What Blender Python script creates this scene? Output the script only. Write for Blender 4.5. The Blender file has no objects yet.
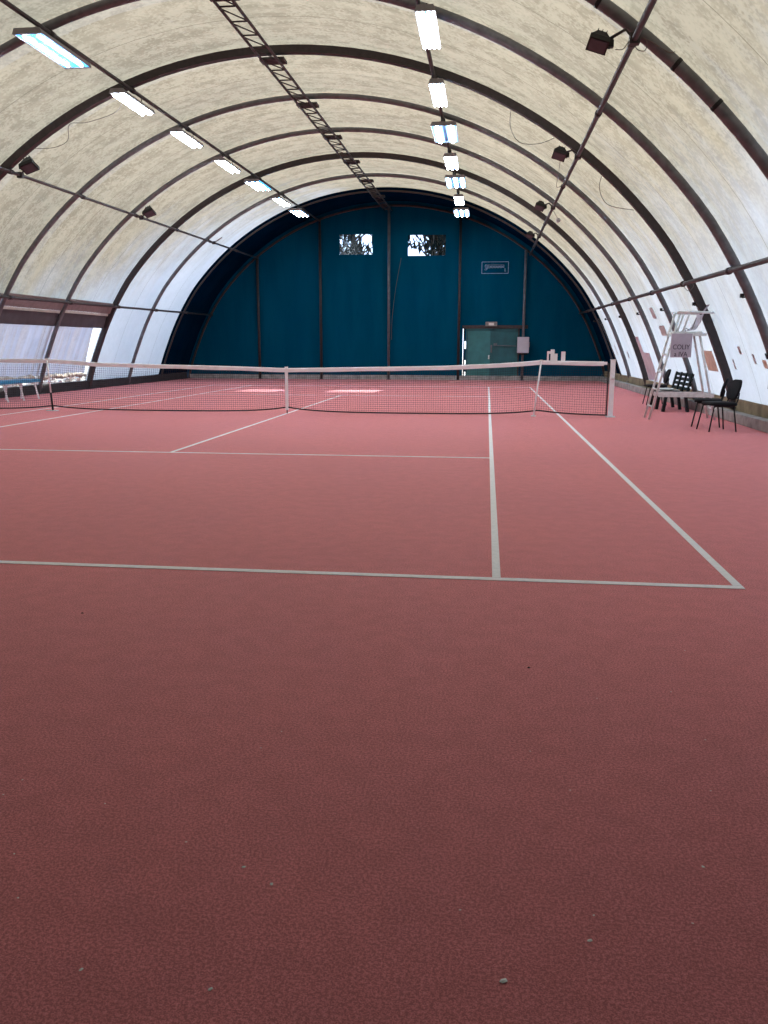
import bpy, bmesh, math, random
from mathutils import Vector, Matrix, noise
S = bpy.context.scene
C = S.collection
PI = math.pi
R = math.radians

# ---------------------------------------------------------------- camera
YAW, PIT, ROL = -0.120503620, -0.196785379, 0.00183495839
def cam_axes():
    cy, sy, cp, sp = math.cos(YAW), math.sin(YAW), math.cos(PIT), math.sin(PIT)
    f = Vector((sy*cp, cy*cp, sp)); rt = Vector((cy, -sy, 0)); up = rt.cross(f)
    c, s = math.cos(ROL), math.sin(ROL)
    return rt*c+up*s, up*c-rt*s, f
cd = bpy.data.cameras.new('camera'); cam = bpy.data.objects.new('camera', cd); C.objects.link(cam)
rt, up, fw = cam_axes()
m = Matrix((rt, up, -fw)).transposed().to_4x4(); m.translation = (4.000, -16.623, 1.344)
cam.matrix_world = m
cd.sensor_fit = 'VERTICAL'; cd.sensor_height = 24; cd.lens = 831.7/1024*24; cd.clip_end = 400
S.camera = cam

# ---------------------------------------------------------------- light, sky, exposure
S.view_settings.view_transform = 'Standard'; S.view_settings.look = 'None'
S.view_settings.gamma = 1; S.view_settings.use_curve_mapping = False
S.view_settings.exposure = 0.64
SKY_STRENGTH = 2.3
SUN_STRENGTH = 8.0
W = bpy.data.worlds.new('sky'); S.world = W; W.use_nodes = True
wn = W.node_tree; wn.nodes.clear()
wo = wn.nodes.new('ShaderNodeOutputWorld'); wb = wn.nodes.new('ShaderNodeBackground')
wt = wn.nodes.new('ShaderNodeTexCoord'); ws = wn.nodes.new('ShaderNodeSeparateXYZ'); wr = wn.nodes.new('ShaderNodeValToRGB')
wn.links.new(wt.outputs['Generated'], ws.inputs[0]); wn.links.new(ws.outputs['Z'], wr.inputs[0])
wr.color_ramp.elements[0].color = (0.62, 0.74, 0.90, 1); wr.color_ramp.elements[0].position = 0.0
wr.color_ramp.elements[1].color = (0.42, 0.58, 0.86, 1); wr.color_ramp.elements[1].position = 0.8
wn.links.new(wr.outputs[0], wb.inputs[0]); wb.inputs[1].default_value = SKY_STRENGTH
wn.links.new(wb.outputs[0], wo.inputs[0])
sd = bpy.data.lights.new('sun', 'SUN'); sd.energy = SUN_STRENGTH; sd.angle = R(0.6); sd.color = (1.0, 0.93, 0.82)
sun = bpy.data.objects.new('sun', sd); C.objects.link(sun)
sun.rotation_euler = Vector((-1.5, -9.15, -5.3)).to_track_quat('-Z', 'Y').to_euler(); sun.location = (5, 30, 20)
S.cycles.max_bounces = 10; S.cycles.diffuse_bounces = 6; S.cycles.transmission_bounces = 6; S.cycles.transparent_max_bounces = 12
S.cycles.sample_clamp_indirect = 8

# ---------------------------------------------------------------- materials
def nt(name):
    m = bpy.data.materials.new(name); m.use_nodes = True; n = m.node_tree
    return m, n, n.nodes['Principled BSDF']
def mat(name, col, rough=0.6, metal=0.0, var=0.12, scale=8.0, bump=0.0):
    m, n, b = nt(name)
    tc = n.nodes.new('ShaderNodeTexCoord'); no = n.nodes.new('ShaderNodeTexNoise'); no.inputs['Scale'].default_value = scale
    no.inputs['Detail'].default_value = 4
    n.links.new(tc.outputs['Object'], no.inputs['Vector'])
    r = n.nodes.new('ShaderNodeValToRGB')
    r.color_ramp.elements[0].position = 0.3; r.color_ramp.elements[1].position = 0.7
    r.color_ramp.elements[0].color = tuple(c*(1-var) for c in col)+(1,)
    r.color_ramp.elements[1].color = tuple(min(1, c*(1+var)) for c in col)+(1,)
    n.links.new(no.outputs['Fac'], r.inputs[0]); n.links.new(r.outputs[0], b.inputs['Base Color'])
    b.inputs['Roughness'].default_value = rough; b.inputs['Metallic'].default_value = metal
    if bump:
        bp = n.nodes.new('ShaderNodeBump'); bp.inputs['Strength'].default_value = bump; bp.inputs['Distance'].default_value = 0.02
        n.links.new(no.outputs['Fac'], bp.inputs['Height']); n.links.new(bp.outputs[0], b.inputs['Normal'])
    return m
def emis(name, col, st):
    m, n, b = nt(name)
    b.inputs['Base Color'].default_value = col+(1,)
    b.inputs['Emission Color'].default_value = col+(1,); b.inputs['Emission Strength'].default_value = st
    return m
def mth(n, op, a, b=None, clamp=False):
    x = n.nodes.new('ShaderNodeMath'); x.operation = op; x.use_clamp = clamp
    for i, v in enumerate((a, b)):
        if v is None: continue
        if isinstance(v, (int, float)): x.inputs[i].default_value = v
        else: n.links.new(v, x.inputs[i])
    return x.outputs[0]
def mixc(n, f, a, b):
    x = n.nodes.new('ShaderNodeMix'); x.data_type = 'RGBA'
    for s, v in (('Factor', f), ('A', a), ('B', b)):
        i = [k for k in x.inputs if k.name == s and k.type == ('VALUE' if s == 'Factor' else 'RGBA')][0]
        if isinstance(v, (int, float)): i.default_value = v
        elif isinstance(v, tuple): i.default_value = v+(1,)
        else: n.links.new(v, i)
    return [k for k in x.outputs if k.type == 'RGBA'][0]
def nz(n, vec, scale, detail=4, rough=0.55):
    x = n.nodes.new('ShaderNodeTexNoise'); x.inputs['Scale'].default_value = scale
    x.inputs['Detail'].default_value = detail; x.inputs['Roughness'].default_value = rough
    n.links.new(vec, x.inputs['Vector']); return x.outputs['Fac']
def rng(n, v, a, b, c=0.0, d=1.0, smooth=True):
    x = n.nodes.new('ShaderNodeMapRange'); x.interpolation_type = 'SMOOTHSTEP' if smooth else 'LINEAR'
    n.links.new(v, x.inputs[0])
    for i, q in enumerate((a, b, c, d)): x.inputs[i+1].default_value = q
    return x.outputs[0]
def vmul(n, vec, s):
    x = n.nodes.new('ShaderNodeVectorMath'); x.operation = 'MULTIPLY'; n.links.new(vec, x.inputs[0]); x.inputs[1].default_value = s
    return x.outputs[0]

def membrane(name, clean, dirty, dark, trans=0.5, hall=True, zmid=2.3):
    m, n, b = nt(name); n.nodes.remove(b)
    out = n.nodes['Material Output']
    P = n.nodes.new('ShaderNodeTexCoord').outputs['Object']
    sp = n.nodes.new('ShaderNodeSeparateXYZ'); n.links.new(P, sp.inputs[0]); X, Y, Z = sp.outputs
    big = nz(n, P, 0.55, 3); mid = nz(n, P, 3.2, 6, 0.65); fine = nz(n, P, 17, 4, 0.6)
    streak = nz(n, vmul(n, P, (0.22, 2.6, 0.22)), 1.5, 4)
    mot = mth(n, 'ADD', mth(n, 'MULTIPLY', mid, 0.55), mth(n, 'MULTIPLY', fine, 0.45))
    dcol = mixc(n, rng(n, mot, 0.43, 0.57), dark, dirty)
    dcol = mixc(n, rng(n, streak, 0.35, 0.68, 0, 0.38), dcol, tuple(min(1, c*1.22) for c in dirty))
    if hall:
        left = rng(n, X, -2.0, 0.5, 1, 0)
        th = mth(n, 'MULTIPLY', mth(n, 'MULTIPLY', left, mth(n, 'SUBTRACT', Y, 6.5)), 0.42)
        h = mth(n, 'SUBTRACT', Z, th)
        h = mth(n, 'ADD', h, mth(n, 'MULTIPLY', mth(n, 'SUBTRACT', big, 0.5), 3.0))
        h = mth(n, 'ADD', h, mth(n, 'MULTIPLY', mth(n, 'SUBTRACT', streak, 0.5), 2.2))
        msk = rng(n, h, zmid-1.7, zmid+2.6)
    else:
        msk = rng(n, streak, 0.40, 0.62)
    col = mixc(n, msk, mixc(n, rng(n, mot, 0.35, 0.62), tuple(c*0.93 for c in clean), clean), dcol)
    # sewn seams: mid-bay and the doubled strips beside every arch
    u = mth(n, 'FRACT', mth(n, 'DIVIDE', mth(n, 'SUBTRACT', 17.7, Y), 3.0))
    seam = mth(n, 'LESS_THAN', mth(n, 'ABSOLUTE', mth(n, 'SUBTRACT', u, 0.47)), 0.0028)
    ed = mth(n, 'MULTIPLY', mth(n, 'GREATER_THAN', u, 0.80), mth(n, 'LESS_THAN', u, 0.93))
    col = mixc(n, mth(n, 'MULTIPLY', seam, 0.55), col, tuple(c*0.35 for c in dark))
    col = mixc(n, mth(n, 'MULTIPLY', ed, 0.10), col, clean)
    di = n.nodes.new('ShaderNodeBsdfDiffuse'); tr = n.nodes.new('ShaderNodeBsdfTranslucent'); mx = n.nodes.new('ShaderNodeMixShader')
    n.links.new(col, di.inputs[0]); n.links.new(col, tr.inputs[0]); mx.inputs[0].default_value = trans
    bp = n.nodes.new('ShaderNodeBump'); bp.inputs['Strength'].default_value = 0.35; bp.inputs['Distance'].default_value = 0.05
    n.links.new(mth(n, 'ADD', streak, mth(n, 'MULTIPLY', mid, 0.3)), bp.inputs['Height'])
    n.links.new(bp.outputs[0], di.inputs['Normal'])
    n.links.new(di.outputs[0], mx.inputs[1]); n.links.new(tr.outputs[0], mx.inputs[2]); n.links.new(mx.outputs[0], out.inputs[0])
    return m

M = {}
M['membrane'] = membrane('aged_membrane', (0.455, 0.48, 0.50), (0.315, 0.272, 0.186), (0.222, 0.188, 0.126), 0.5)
M['curtain'] = membrane('curtain_membrane', (0.43, 0.43, 0.49), (0.40, 0.37, 0.38), (0.35, 0.31, 0.30), 0.5, hall=False)
def blue_vinyl(c0=(0.000, 0.054, 0.106), c1=(0.001, 0.067, 0.124), tf=0.05):
    m, n, b = nt('petrol_blue_vinyl'); n.nodes.remove(b); out = n.nodes['Material Output']
    P = n.nodes.new('ShaderNodeTexCoord').outputs['Object']
    f = nz(n, vmul(n, P, (1.4, 1.4, 0.25)), 1.2, 4)
    col = mixc(n, rng(n, f, 0.3, 0.7), c0, c1)
    di = n.nodes.new('ShaderNodeBsdfDiffuse'); tr = n.nodes.new('ShaderNodeBsdfTranslucent'); ad = n.nodes.new('ShaderNodeMixShader')
    ad.inputs[0].default_value = tf
    n.links.new(col, di.inputs[0]); n.links.new(col, tr.inputs[0])
    bp = n.nodes.new('ShaderNodeBump'); bp.inputs['Strength'].default_value = 0.4; bp.inputs['Distance'].default_value = 0.1
    n.links.new(f, bp.inputs['Height']); n.links.new(bp.outputs[0], di.inputs['Normal'])
    n.links.new(di.outputs[0], ad.inputs[1]); n.links.new(tr.outputs[0], ad.inputs[2]); n.links.new(ad.outputs[0], out.inputs[0])
    return m
M['blue'] = blue_vinyl()
M['navy'] = blue_vinyl((0.000, 0.009, 0.024), (0.001, 0.012, 0.030), 0.01)
def carpet():
    m, n, b = nt('red_court_carpet')
    P = n.nodes.new('ShaderNodeTexCoord').outputs['Object']
    big = nz(n, P, 0.5, 4); mid = nz(n, P, 9, 5, 0.6); fine = nz(n, P, 120, 4, 0.7); vf = nz(n, P, 260, 2, 0.6)
    c = mixc(n, rng(n, big, 0.3, 0.7), (0.820, 0.268, 0.290), (0.880, 0.282, 0.298))
    g = mth(n, 'ADD', mth(n, 'MULTIPLY', fine, 0.6), mth(n, 'MULTIPLY', vf, 0.4))
    c = mixc(n, rng(n, g, 0.42, 0.56, 0.66, 0.0), c, (0.39, 0.104, 0.118))
    c = mixc(n, rng(n, g, 0.52, 0.66, 0, 0.65), c, (0.95, 0.45, 0.46))
    c = mixc(n, rng(n, mid, 0.35, 0.65, 0.12, 0), c, (0.22, 0.07, 0.06))
    n.links.new(c, b.inputs['Base Color']); b.inputs['Roughness'].default_value = 0.72
    b.inputs['Specular IOR Level'].default_value = 0.12
    b.inputs['Sheen Weight'].default_value = 0.30; b.inputs['Sheen Roughness'].default_value = 0.32
    b.inputs['Sheen Tint'].default_value = (1, 0.55, 0.56, 1)
    bp = n.nodes.new('ShaderNodeBump'); bp.inputs['Strength'].default_value = 0.5; bp.inputs['Distance'].default_value = 0.004
    n.links.new(g, bp.inputs['Height']); n.links.new(bp.outputs[0], b.inputs['Normal'])
    return m
M['carpet'] = carpet()
M['line'] = mat('white_line_tape', (0.90, 0.89, 0.93), 0.85, var=0.07, scale=30)
M['brown'] = mat('brown_painted_steel', (0.030, 0.021, 0.022), 0.55, 0.1, var=0.3, scale=12)
M['grey'] = mat('grey_painted_steel', (0.115, 0.112, 0.122), 0.45, 0.1, var=0.25, scale=9)
M['pipe'] = mat('dark_brown_pipe', (0.040, 0.030, 0.032), 0.55, 0.1, var=0.3, scale=15)
M['black'] = mat('black_metal', (0.018, 0.016, 0.017), 0.5, 0.1, var=0.2)
M['blackfab'] = mat('black_upholstery', (0.007, 0.007, 0.010), 0.8, var=0.25, scale=60)
M['blackpl'] = mat('black_plastic', (0.010, 0.016, 0.017), 0.45, var=0.2)
M['white'] = mat('white_painted_steel', (0.87, 0.90, 0.93), 0.5, var=0.06, scale=20)
M['whitew'] = mat('worn_white_steel', (0.68, 0.72, 0.72), 0.5, var=0.18, scale=14)
M['band'] = mat('white_net_band', (0.88, 0.90, 0.95), 0.85, var=0.07, scale=6)
M['net'] = mat('black_net_cord', (0.028, 0.020, 0.024), 0.9)
M['concrete'] = mat('grey_concrete', (0.33, 0.31, 0.30), 0.9, var=0.3, scale=5, bump=0.4)
M['olive'] = mat('weathered_board', (0.22, 0.18, 0.11), 0.85, var=0.35, scale=4, bump=0.3)
M['skirt'] = mat('black_skirting', (0.020, 0.020, 0.026), 0.8, var=0.3, scale=5)
M['lamp_grey'] = mat('grey_lamp_housing', (0.20, 0.19, 0.20), 0.5, 0.3, var=0.15)
M['tube'] = emis('lamp_tube_glow', (0.80, 0.92, 1.0), 46.0)
M['diff'] = emis('blue_lamp_glow', (0.05, 0.40, 1.0), 2.0)
M['glow'] = emis('pale_lamp_glow', (0.22, 0.56, 1.0), 2.2)
M['doorL'] = mat('green_door_light', (0.03, 0.16, 0.165), 0.6, var=0.2, scale=3)
M['doorR'] = mat('green_door_dark', (0.010, 0.090, 0.105), 0.6, var=0.2, scale=3)
M['bluebench'] = mat('blue_bench_plastic', (0.03, 0.22, 0.42), 0.4, var=0.1)
M['lav'] = mat('lavender_sheet', (0.46, 0.42, 0.50), 0.8, var=0.08, scale=8)
M['ink'] = mat('dark_lettering', (0.04, 0.03, 0.05), 0.8)
M['patch_b'] = mat('brown_patch', (0.66, 0.48, 0.38), 0.85, var=0.15, scale=9)
M['patch_g'] = mat('grey_patch', (0.46, 0.42, 0.42), 0.85, var=0.2, scale=20)
M['patch_l'] = mat('lilac_patch', (0.58, 0.52, 0.57), 0.85, var=0.12, scale=6)
M['patch_w'] = mat('white_sheet', (0.74, 0.72, 0.70), 0.8, var=0.06)
M['plank'] = mat('pinkish_brown_board', (0.42, 0.32, 0.31), 0.8, var=0.15, scale=3)
M['beam'] = mat('dark_beam', (0.060, 0.054, 0.064), 0.7, var=0.2, scale=4)
M['cab'] = mat('pale_grey_cabinet', (0.50, 0.48, 0.54), 0.5, var=0.05)
M['sign'] = mat('exit_light_casing', (0.25, 0.23, 0.22), 0.5, var=0.1)
M['chalk'] = mat('faded_white_paint', (0.26, 0.34, 0.46), 0.8, var=0.3, scale=14)
M['leaf'] = mat('dark_leaf', (0.004, 0.008, 0.008), 1.0, var=0.4, scale=3)
for k_ in ('blackfab', 'blackpl', 'black'): M[k_].node_tree.nodes['Principled BSDF'].inputs['Specular IOR Level'].default_value = 0.2
M['leaf'].node_tree.nodes['Principled BSDF'].inputs['Specular IOR Level'].default_value = 0.0
M['bark'] = mat('bark', (0.06, 0.045, 0.035), 0.9, var=0.3, scale=6)
M['ground'] = mat('dry_grass_and_gravel', (0.30, 0.29, 0.24), 0.95, var=0.35, scale=2)
M['gravel'] = mat('pale_rubble', (0.52, 0.47, 0.42), 0.95, var=0.4, scale=9)
M['cable'] = mat('grey_cable', (0.12, 0.10, 0.09), 0.7)
def film():
    m, n, b = nt('clear_film'); n.nodes.remove(b); out = n.nodes['Material Output']
    t = n.nodes.new('ShaderNodeBsdfTransparent'); g = n.nodes.new('ShaderNodeBsdfGlossy'); x = n.nodes.new('ShaderNodeMixShader')
    t.inputs[0].default_value = (0.86, 0.93, 1.0, 1); g.inputs['Roughness'].default_value = 0.15; x.inputs[0].default_value = 0.012
    n.links.new(t.outputs[0], x.inputs[1]); n.links.new(g.outputs[0], x.inputs[2]); n.links.new(x.outputs[0], out.inputs[0])
    return m
M['film'] = film()

def thin(name, col, tf=0.45):
    """thin cloth or film that lets daylight through"""
    m, n, b = nt(name); n.nodes.remove(b); out = n.nodes['Material Output']
    P = n.nodes.new('ShaderNodeTexCoord').outputs['Object']
    c = mixc(n, rng(n, nz(n, P, 7, 4), 0.3, 0.7), tuple(v*.85 for v in col), col)
    di = n.nodes.new('ShaderNodeBsdfDiffuse'); tr = n.nodes.new('ShaderNodeBsdfTranslucent'); x = n.nodes.new('ShaderNodeMixShader')
    x.inputs[0].default_value = tf; n.links.new(c, di.inputs[0]); n.links.new(c, tr.inputs[0])
    n.links.new(di.outputs[0], x.inputs[1]); n.links.new(tr.outputs[0], x.inputs[2]); n.links.new(x.outputs[0], out.inputs[0])
    return m
M['plank'] = thin('pinkish_brown_roll', (0.36, 0.28, 0.27))
M['batten'] = thin('cream_strip', (0.62, 0.58, 0.52))

# ---------------------------------------------------------------- mesh helpers
class MB:
    def __init__(s): s.v = []; s.f = []; s.sm = []
    def add(s, vs, fs, smooth=False):
        o = len(s.v); s.v += [tuple(v) for v in vs]; s.f += [tuple(i+o for i in f) for f in fs]; s.sm += [smooth]*len(fs); return s
    def box(s, c, d, rot=None):
        c = Vector(c); h = Vector(d)/2; vs = []
        for x in (-1, 1):
            for y in (-1, 1):
                for z in (-1, 1):
                    p = Vector((x*h.x, y*h.y, z*h.z))
                    vs.append(c+(rot @ p if rot else p))
        return s.add(vs, [(0, 1, 3, 2), (4, 6, 7, 5), (0, 4, 5, 1), (2, 3, 7, 6), (0, 2, 6, 4), (1, 5, 7, 3)])
    def beam(s, a, b, w, h, upv=(0, 0, 1)):
        a, b = Vector(a), Vector(b); d = b-a; L = d.length; d = d/L; x = d.cross(Vector(upv))
        if x.length < 1e-4: x = d.cross(Vector((1, 0, 0)))
        x.normalize(); z = x.cross(d)
        return s.box((a+b)/2, (w, L, h), Matrix((x, d, z)).transposed())
    def tube(s, pts, r, n=8, closed=False, caps=True, r2=None):
        pts = [Vector(p) for p in pts]; N = len(pts); vs = []; fs = []
        ref = None
        for i, p in enumerate(pts):
            if closed: t = pts[(i+1) % N]-pts[i-1]
            else: t = pts[min(i+1, N-1)]-pts[max(i-1, 0)]
            t.normalize()
            if ref is None:
                ref = t.cross(Vector((0, 0, 1)))
                if ref.length < 1e-3: ref = t.cross(Vector((0, 1, 0)))
                ref.normalize()
            ref = (ref-t*ref.dot(t)); ref.normalize(); q = t.cross(ref)
            rr = r[i] if isinstance(r, (list, tuple)) else r
            rb = rr if r2 is None else r2
            for k in range(n):
                a = 2*PI*(k+.5)/n; vs.append(p+ref*math.cos(a)*rr+q*math.sin(a)*rb)
        for i in range(N if closed else N-1):
            for k in range(n):
                a = i*n+k; b = i*n+(k+1) % n; c = ((i+1) % N)*n+(k+1) % n; d = ((i+1) % N)*n+k
                fs.append((a, b, c, d))
        if caps and not closed: fs += [tuple(range(n))[::-1], tuple((N-1)*n+k for k in range(n))]
        return s.add(vs, fs, n > 4)
    def prism(s, poly, axis, a, b):
        # poly in the two other axes, extruded from a to b
        n = len(poly); vs = []
        for t in (a, b):
            for (p, q) in poly: vs.append((t, p, q) if axis == 0 else (p, t, q) if axis == 1 else (p, q, t))
        return s.add(vs, [tuple(range(n)), tuple(range(2*n-1, n-1, -1))]+[(i, i+n, (i+1) % n+n, (i+1) % n) for i in range(n)])
    def build(s, name, m, parent=None, bevel=0.0, loc=None):
        me = bpy.data.meshes.new(name); me.from_pydata(s.v, [], s.f)
        me.polygons.foreach_set('use_smooth', s.sm)
        bm = bmesh.new(); bm.from_mesh(me); bmesh.ops.recalc_face_normals(bm, faces=bm.faces); bm.to_mesh(me); bm.free()
        me.materials.append(m); o = bpy.data.objects.new(name, me); C.objects.link(o)
        if loc: o.location = loc
        if parent: o.parent = parent
        if bevel:
            b = o.modifiers.new('bevel', 'BEVEL'); b.width = bevel; b.segments = 2; b.limit_method = 'ANGLE'
        return o
def tag(o, label=None, cat=None, group=None, kind=None):
    if label: o['label'] = label
    if cat: o['category'] = cat
    if group: o['group'] = group
    if kind: o['kind'] = kind
    return o
def thing(name, label, cat, loc=(0, 0, 0), rz=0, group=None):
    o = bpy.data.objects.new(name, None); C.objects.link(o); o.location = loc; o.rotation_euler = (0, 0, rz)
    o.empty_display_size = 0.1
    return tag(o, label, cat, group)
def struct(o): o['kind'] = 'structure'; return o
def copy_tree(o, parent=None):
    c = o.copy(); C.objects.link(c)
    if parent: c.parent = parent
    for ch in [x for x in C.objects if x.parent == o and x != c]: copy_tree(ch, c)
    return c
def rect_round(w, h, r, n=5):
    pts = []
    for cx, cy, a0 in ((w/2-r, h/2-r, 0), (-w/2+r, h/2-r, 90), (-w/2+r, -h/2+r, 180), (w/2-r, -h/2+r, 270)):
        for k in range(n+1):
            a = R(a0+90*k/n); pts.append((cx+r*math.cos(a), cy+r*math.sin(a)))
    return pts

# ---------------------------------------------------------------- hall geometry
YE, YN, BAY = 17.7, -18.3, 3.0
XC, ZC = 0.13, -2.18
def H(th, r, Y):
    """point on the vault: th degrees from the crown (right +), radius r; the hall falls slightly towards its near end"""
    a = abs(th); r = r-0.09*min(1, max(0, (a-52)/14)); t = R(th)
    return Vector((XC+r*math.sin(t)-.0024*(YE-Y), Y, ZC+r*math.cos(t)-.0084*(YE-Y)))
def th_at_z(z, r, Y):
    lo, hi = 40, 90
    for _ in range(40):
        md = (lo+hi)/2
        if H(md, r, Y).z > z: lo = md
        else: hi = md
    return lo
ARCHES = [YE-BAY*k for k in range(13)]
RM = 9.13
# floor and court lines
fl = struct(MB().box((0.1, -0.3, -0.05), (18.2, 36.6, 0.10)).build('floor', M['carpet']))
fl['label'] = 'red carpet court floor'
lw = 0.05
def line(x0, x1, y0, y1):
    o = MB().box(((x0+x1)/2, (y0+y1)/2, 0.0015), (x1-x0, y1-y0, 0.003)).build('court_line', M['line']); o.parent = fl
    return o
for sg in (-1, 1):
    ya = sg*11.885
    line(-5.485, 5.485, min(ya, ya-sg*0.06), max(ya, ya-sg*0.06))
    line(-4.115+lw, 4.115-lw, sg*6.4-lw/2, sg*6.4+lw/2)
    line(-lw/2, lw/2, min(sg*0.02, sg*6.37), max(sg*0.02, sg*6.37))
    for xx in (4.115, 5.485):
        a, b = (sg*xx-lw, sg*xx) if sg > 0 else (sg*xx, sg*xx+lw)
        line(a, b, -11.82, 11.82)
gr = struct(MB().box((0, 0, -0.16), (160, 160, 0.1)).build('ground_1', M['ground']))

# vault membrane
def vault(name, y0, y1, m, left_cut=None, dy=0.25, edge_z=0.30):
    mb = MB(); ny = round((y1-y0)/dy); rows = []
    NT = 84
    for j in range(ny+1):
        Y = y0+(y1-y0)*j/ny; u = ((YE-Y)/BAY) % 1.0
        tr = th_at_z(edge_z, RM, Y); tl = -th_at_z(edge_z-.05, RM, Y)
        row = []
        for i in range(NT+1):
            th = tl+(tr-tl)*i/NT
            sag = math.sin(PI*u) if YN < Y < YE else 0
            w = noise.noise(Vector((th*0.05, Y*0.9, 3.1)))*0.03
            row.append(H(th, RM+0.02-0.07*sag+w*sag, Y))
        rows.append(row)
    for row in rows: mb.v += [tuple(p) for p in row]
    for j in range(ny):
        Yc = y0+(y1-y0)*(j+.5)/ny
        for i in range(NT):
            pz = (rows[j][i].z+rows[j+1][i+1].z)/2
            if left_cut and rows[j][i].x < 0 and left_cut[0] < Yc < left_cut[1] and pz < left_cut[2]: continue
            a = j*(NT+1)+i; mb.f.append((a, a+1, a+NT+2, a+NT+1)); mb.sm.append(True)
    return struct(mb.build(name, m))
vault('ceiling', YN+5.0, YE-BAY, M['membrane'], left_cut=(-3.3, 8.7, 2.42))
vault('ceiling', YE-BAY, YE+0.25, M['navy'])
vault('ceiling', YN-0.25, YN+5.0, M['navy'])  # unseen near end: navy stretched past its bay to darken the near floor

# end walls: far one with two film windows and a door opening
def end_wall(name, Y, holes, thick=0.06):
    xs = {round(-9.0+0.25*i, 3) for i in range(73)}; zs = {round(0.0+0.25*i, 3) for i in range(29)}
    for (a, b, c, d) in holes: xs |= {a, b}; zs |= {c, d}
    xs, zs = sorted(xs), sorted(zs)
    bm = bmesh.new()
    for s in (0, 1):
        for i in range(len(xs)-1):
            for k in range(len(zs)-1):
                xc, zc_ = (xs[i]+xs[i+1])/2, (zs[k]+zs[k+1])/2
                if any(a < xc < b and c < zc_ < d for a, b, c, d in holes): continue
                vs = []
                for (x, z) in ((xs[i], zs[k]), (xs[i+1], zs[k]), (xs[i+1], zs[k+1]), (xs[i], zs[k+1])):
                    zc2 = ZC-.0084*(YE-Y); dx, dz = x-XC, z-zc2; rr = math.hypot(dx, dz)
                    if rr > RM+.03: dx *= (RM+.03)/rr; dz *= (RM+.03)/rr
                    vs.append(bm.verts.new((XC+dx, Y+(thick if s else 0), max(0, zc2+dz))))
                try: bm.faces.new(vs)
                except ValueError: pass
    bmesh.ops.remove_doubles(bm, verts=bm.verts, dist=1e-4)
    bmesh.ops.dissolve_degenerate(bm, dist=1e-4, edges=bm.edges)
    me = bpy.data.meshes.new(name); bm.to_mesh(me); bm.free(); me.materials.append(M['blue'])
    o = bpy.data.objects.new(name, me); C.objects.link(o); return struct(o)
WIN = [(-2.02, -0.63, 4.93, 5.76), (0.75, 2.30, 4.86, 5.70)]
end_wall('wall_back', YE+0.12, WIN+[(3.02, 5.28, 0.0, 2.12)])
end_wall('wall_front', YN-0.24, [])
for i, (a, b, c, d) in enumerate(WIN):
    w = struct(MB().box(((a+b)/2, YE+0.15, (c+d)/2), (b-a, 0.004, d-c)).build('window_%d' % (i+1), M['film']))
    hm = MB()
    for (p, q) in (((a, c), (b, c)), ((a, d), (b, d)), ((a, c), (a, d)), ((b, c), (b, d))):
        hm.beam((p[0], YE+0.12, p[1]), (q[0], YE+0.12, q[1]), 0.05, 0.02, (0, 1, 0))
    hm.build('window_hem', M['blue'], w)
struct(MB().box((0.1, YE-0.02, 0.09), (17.0, 0.10, 0.18)).build('baseboard_back', M['concrete']))
# side kerbs
struct(MB().box((8.62, -0.3, 0.09), (0.34, 35.6, 0.18)).build('baseboard_right', M['concrete'], bevel=0.01))
struct(MB().box((8.66, -0.3, 0.285), (0.08, 35.6, 0.21)).build('trim_1', M['olive']))
struct(MB().box((-8.56, -0.3, 0.13), (0.20, 35.6, 0.26)).build('baseboard_left', M['skirt']))

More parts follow.
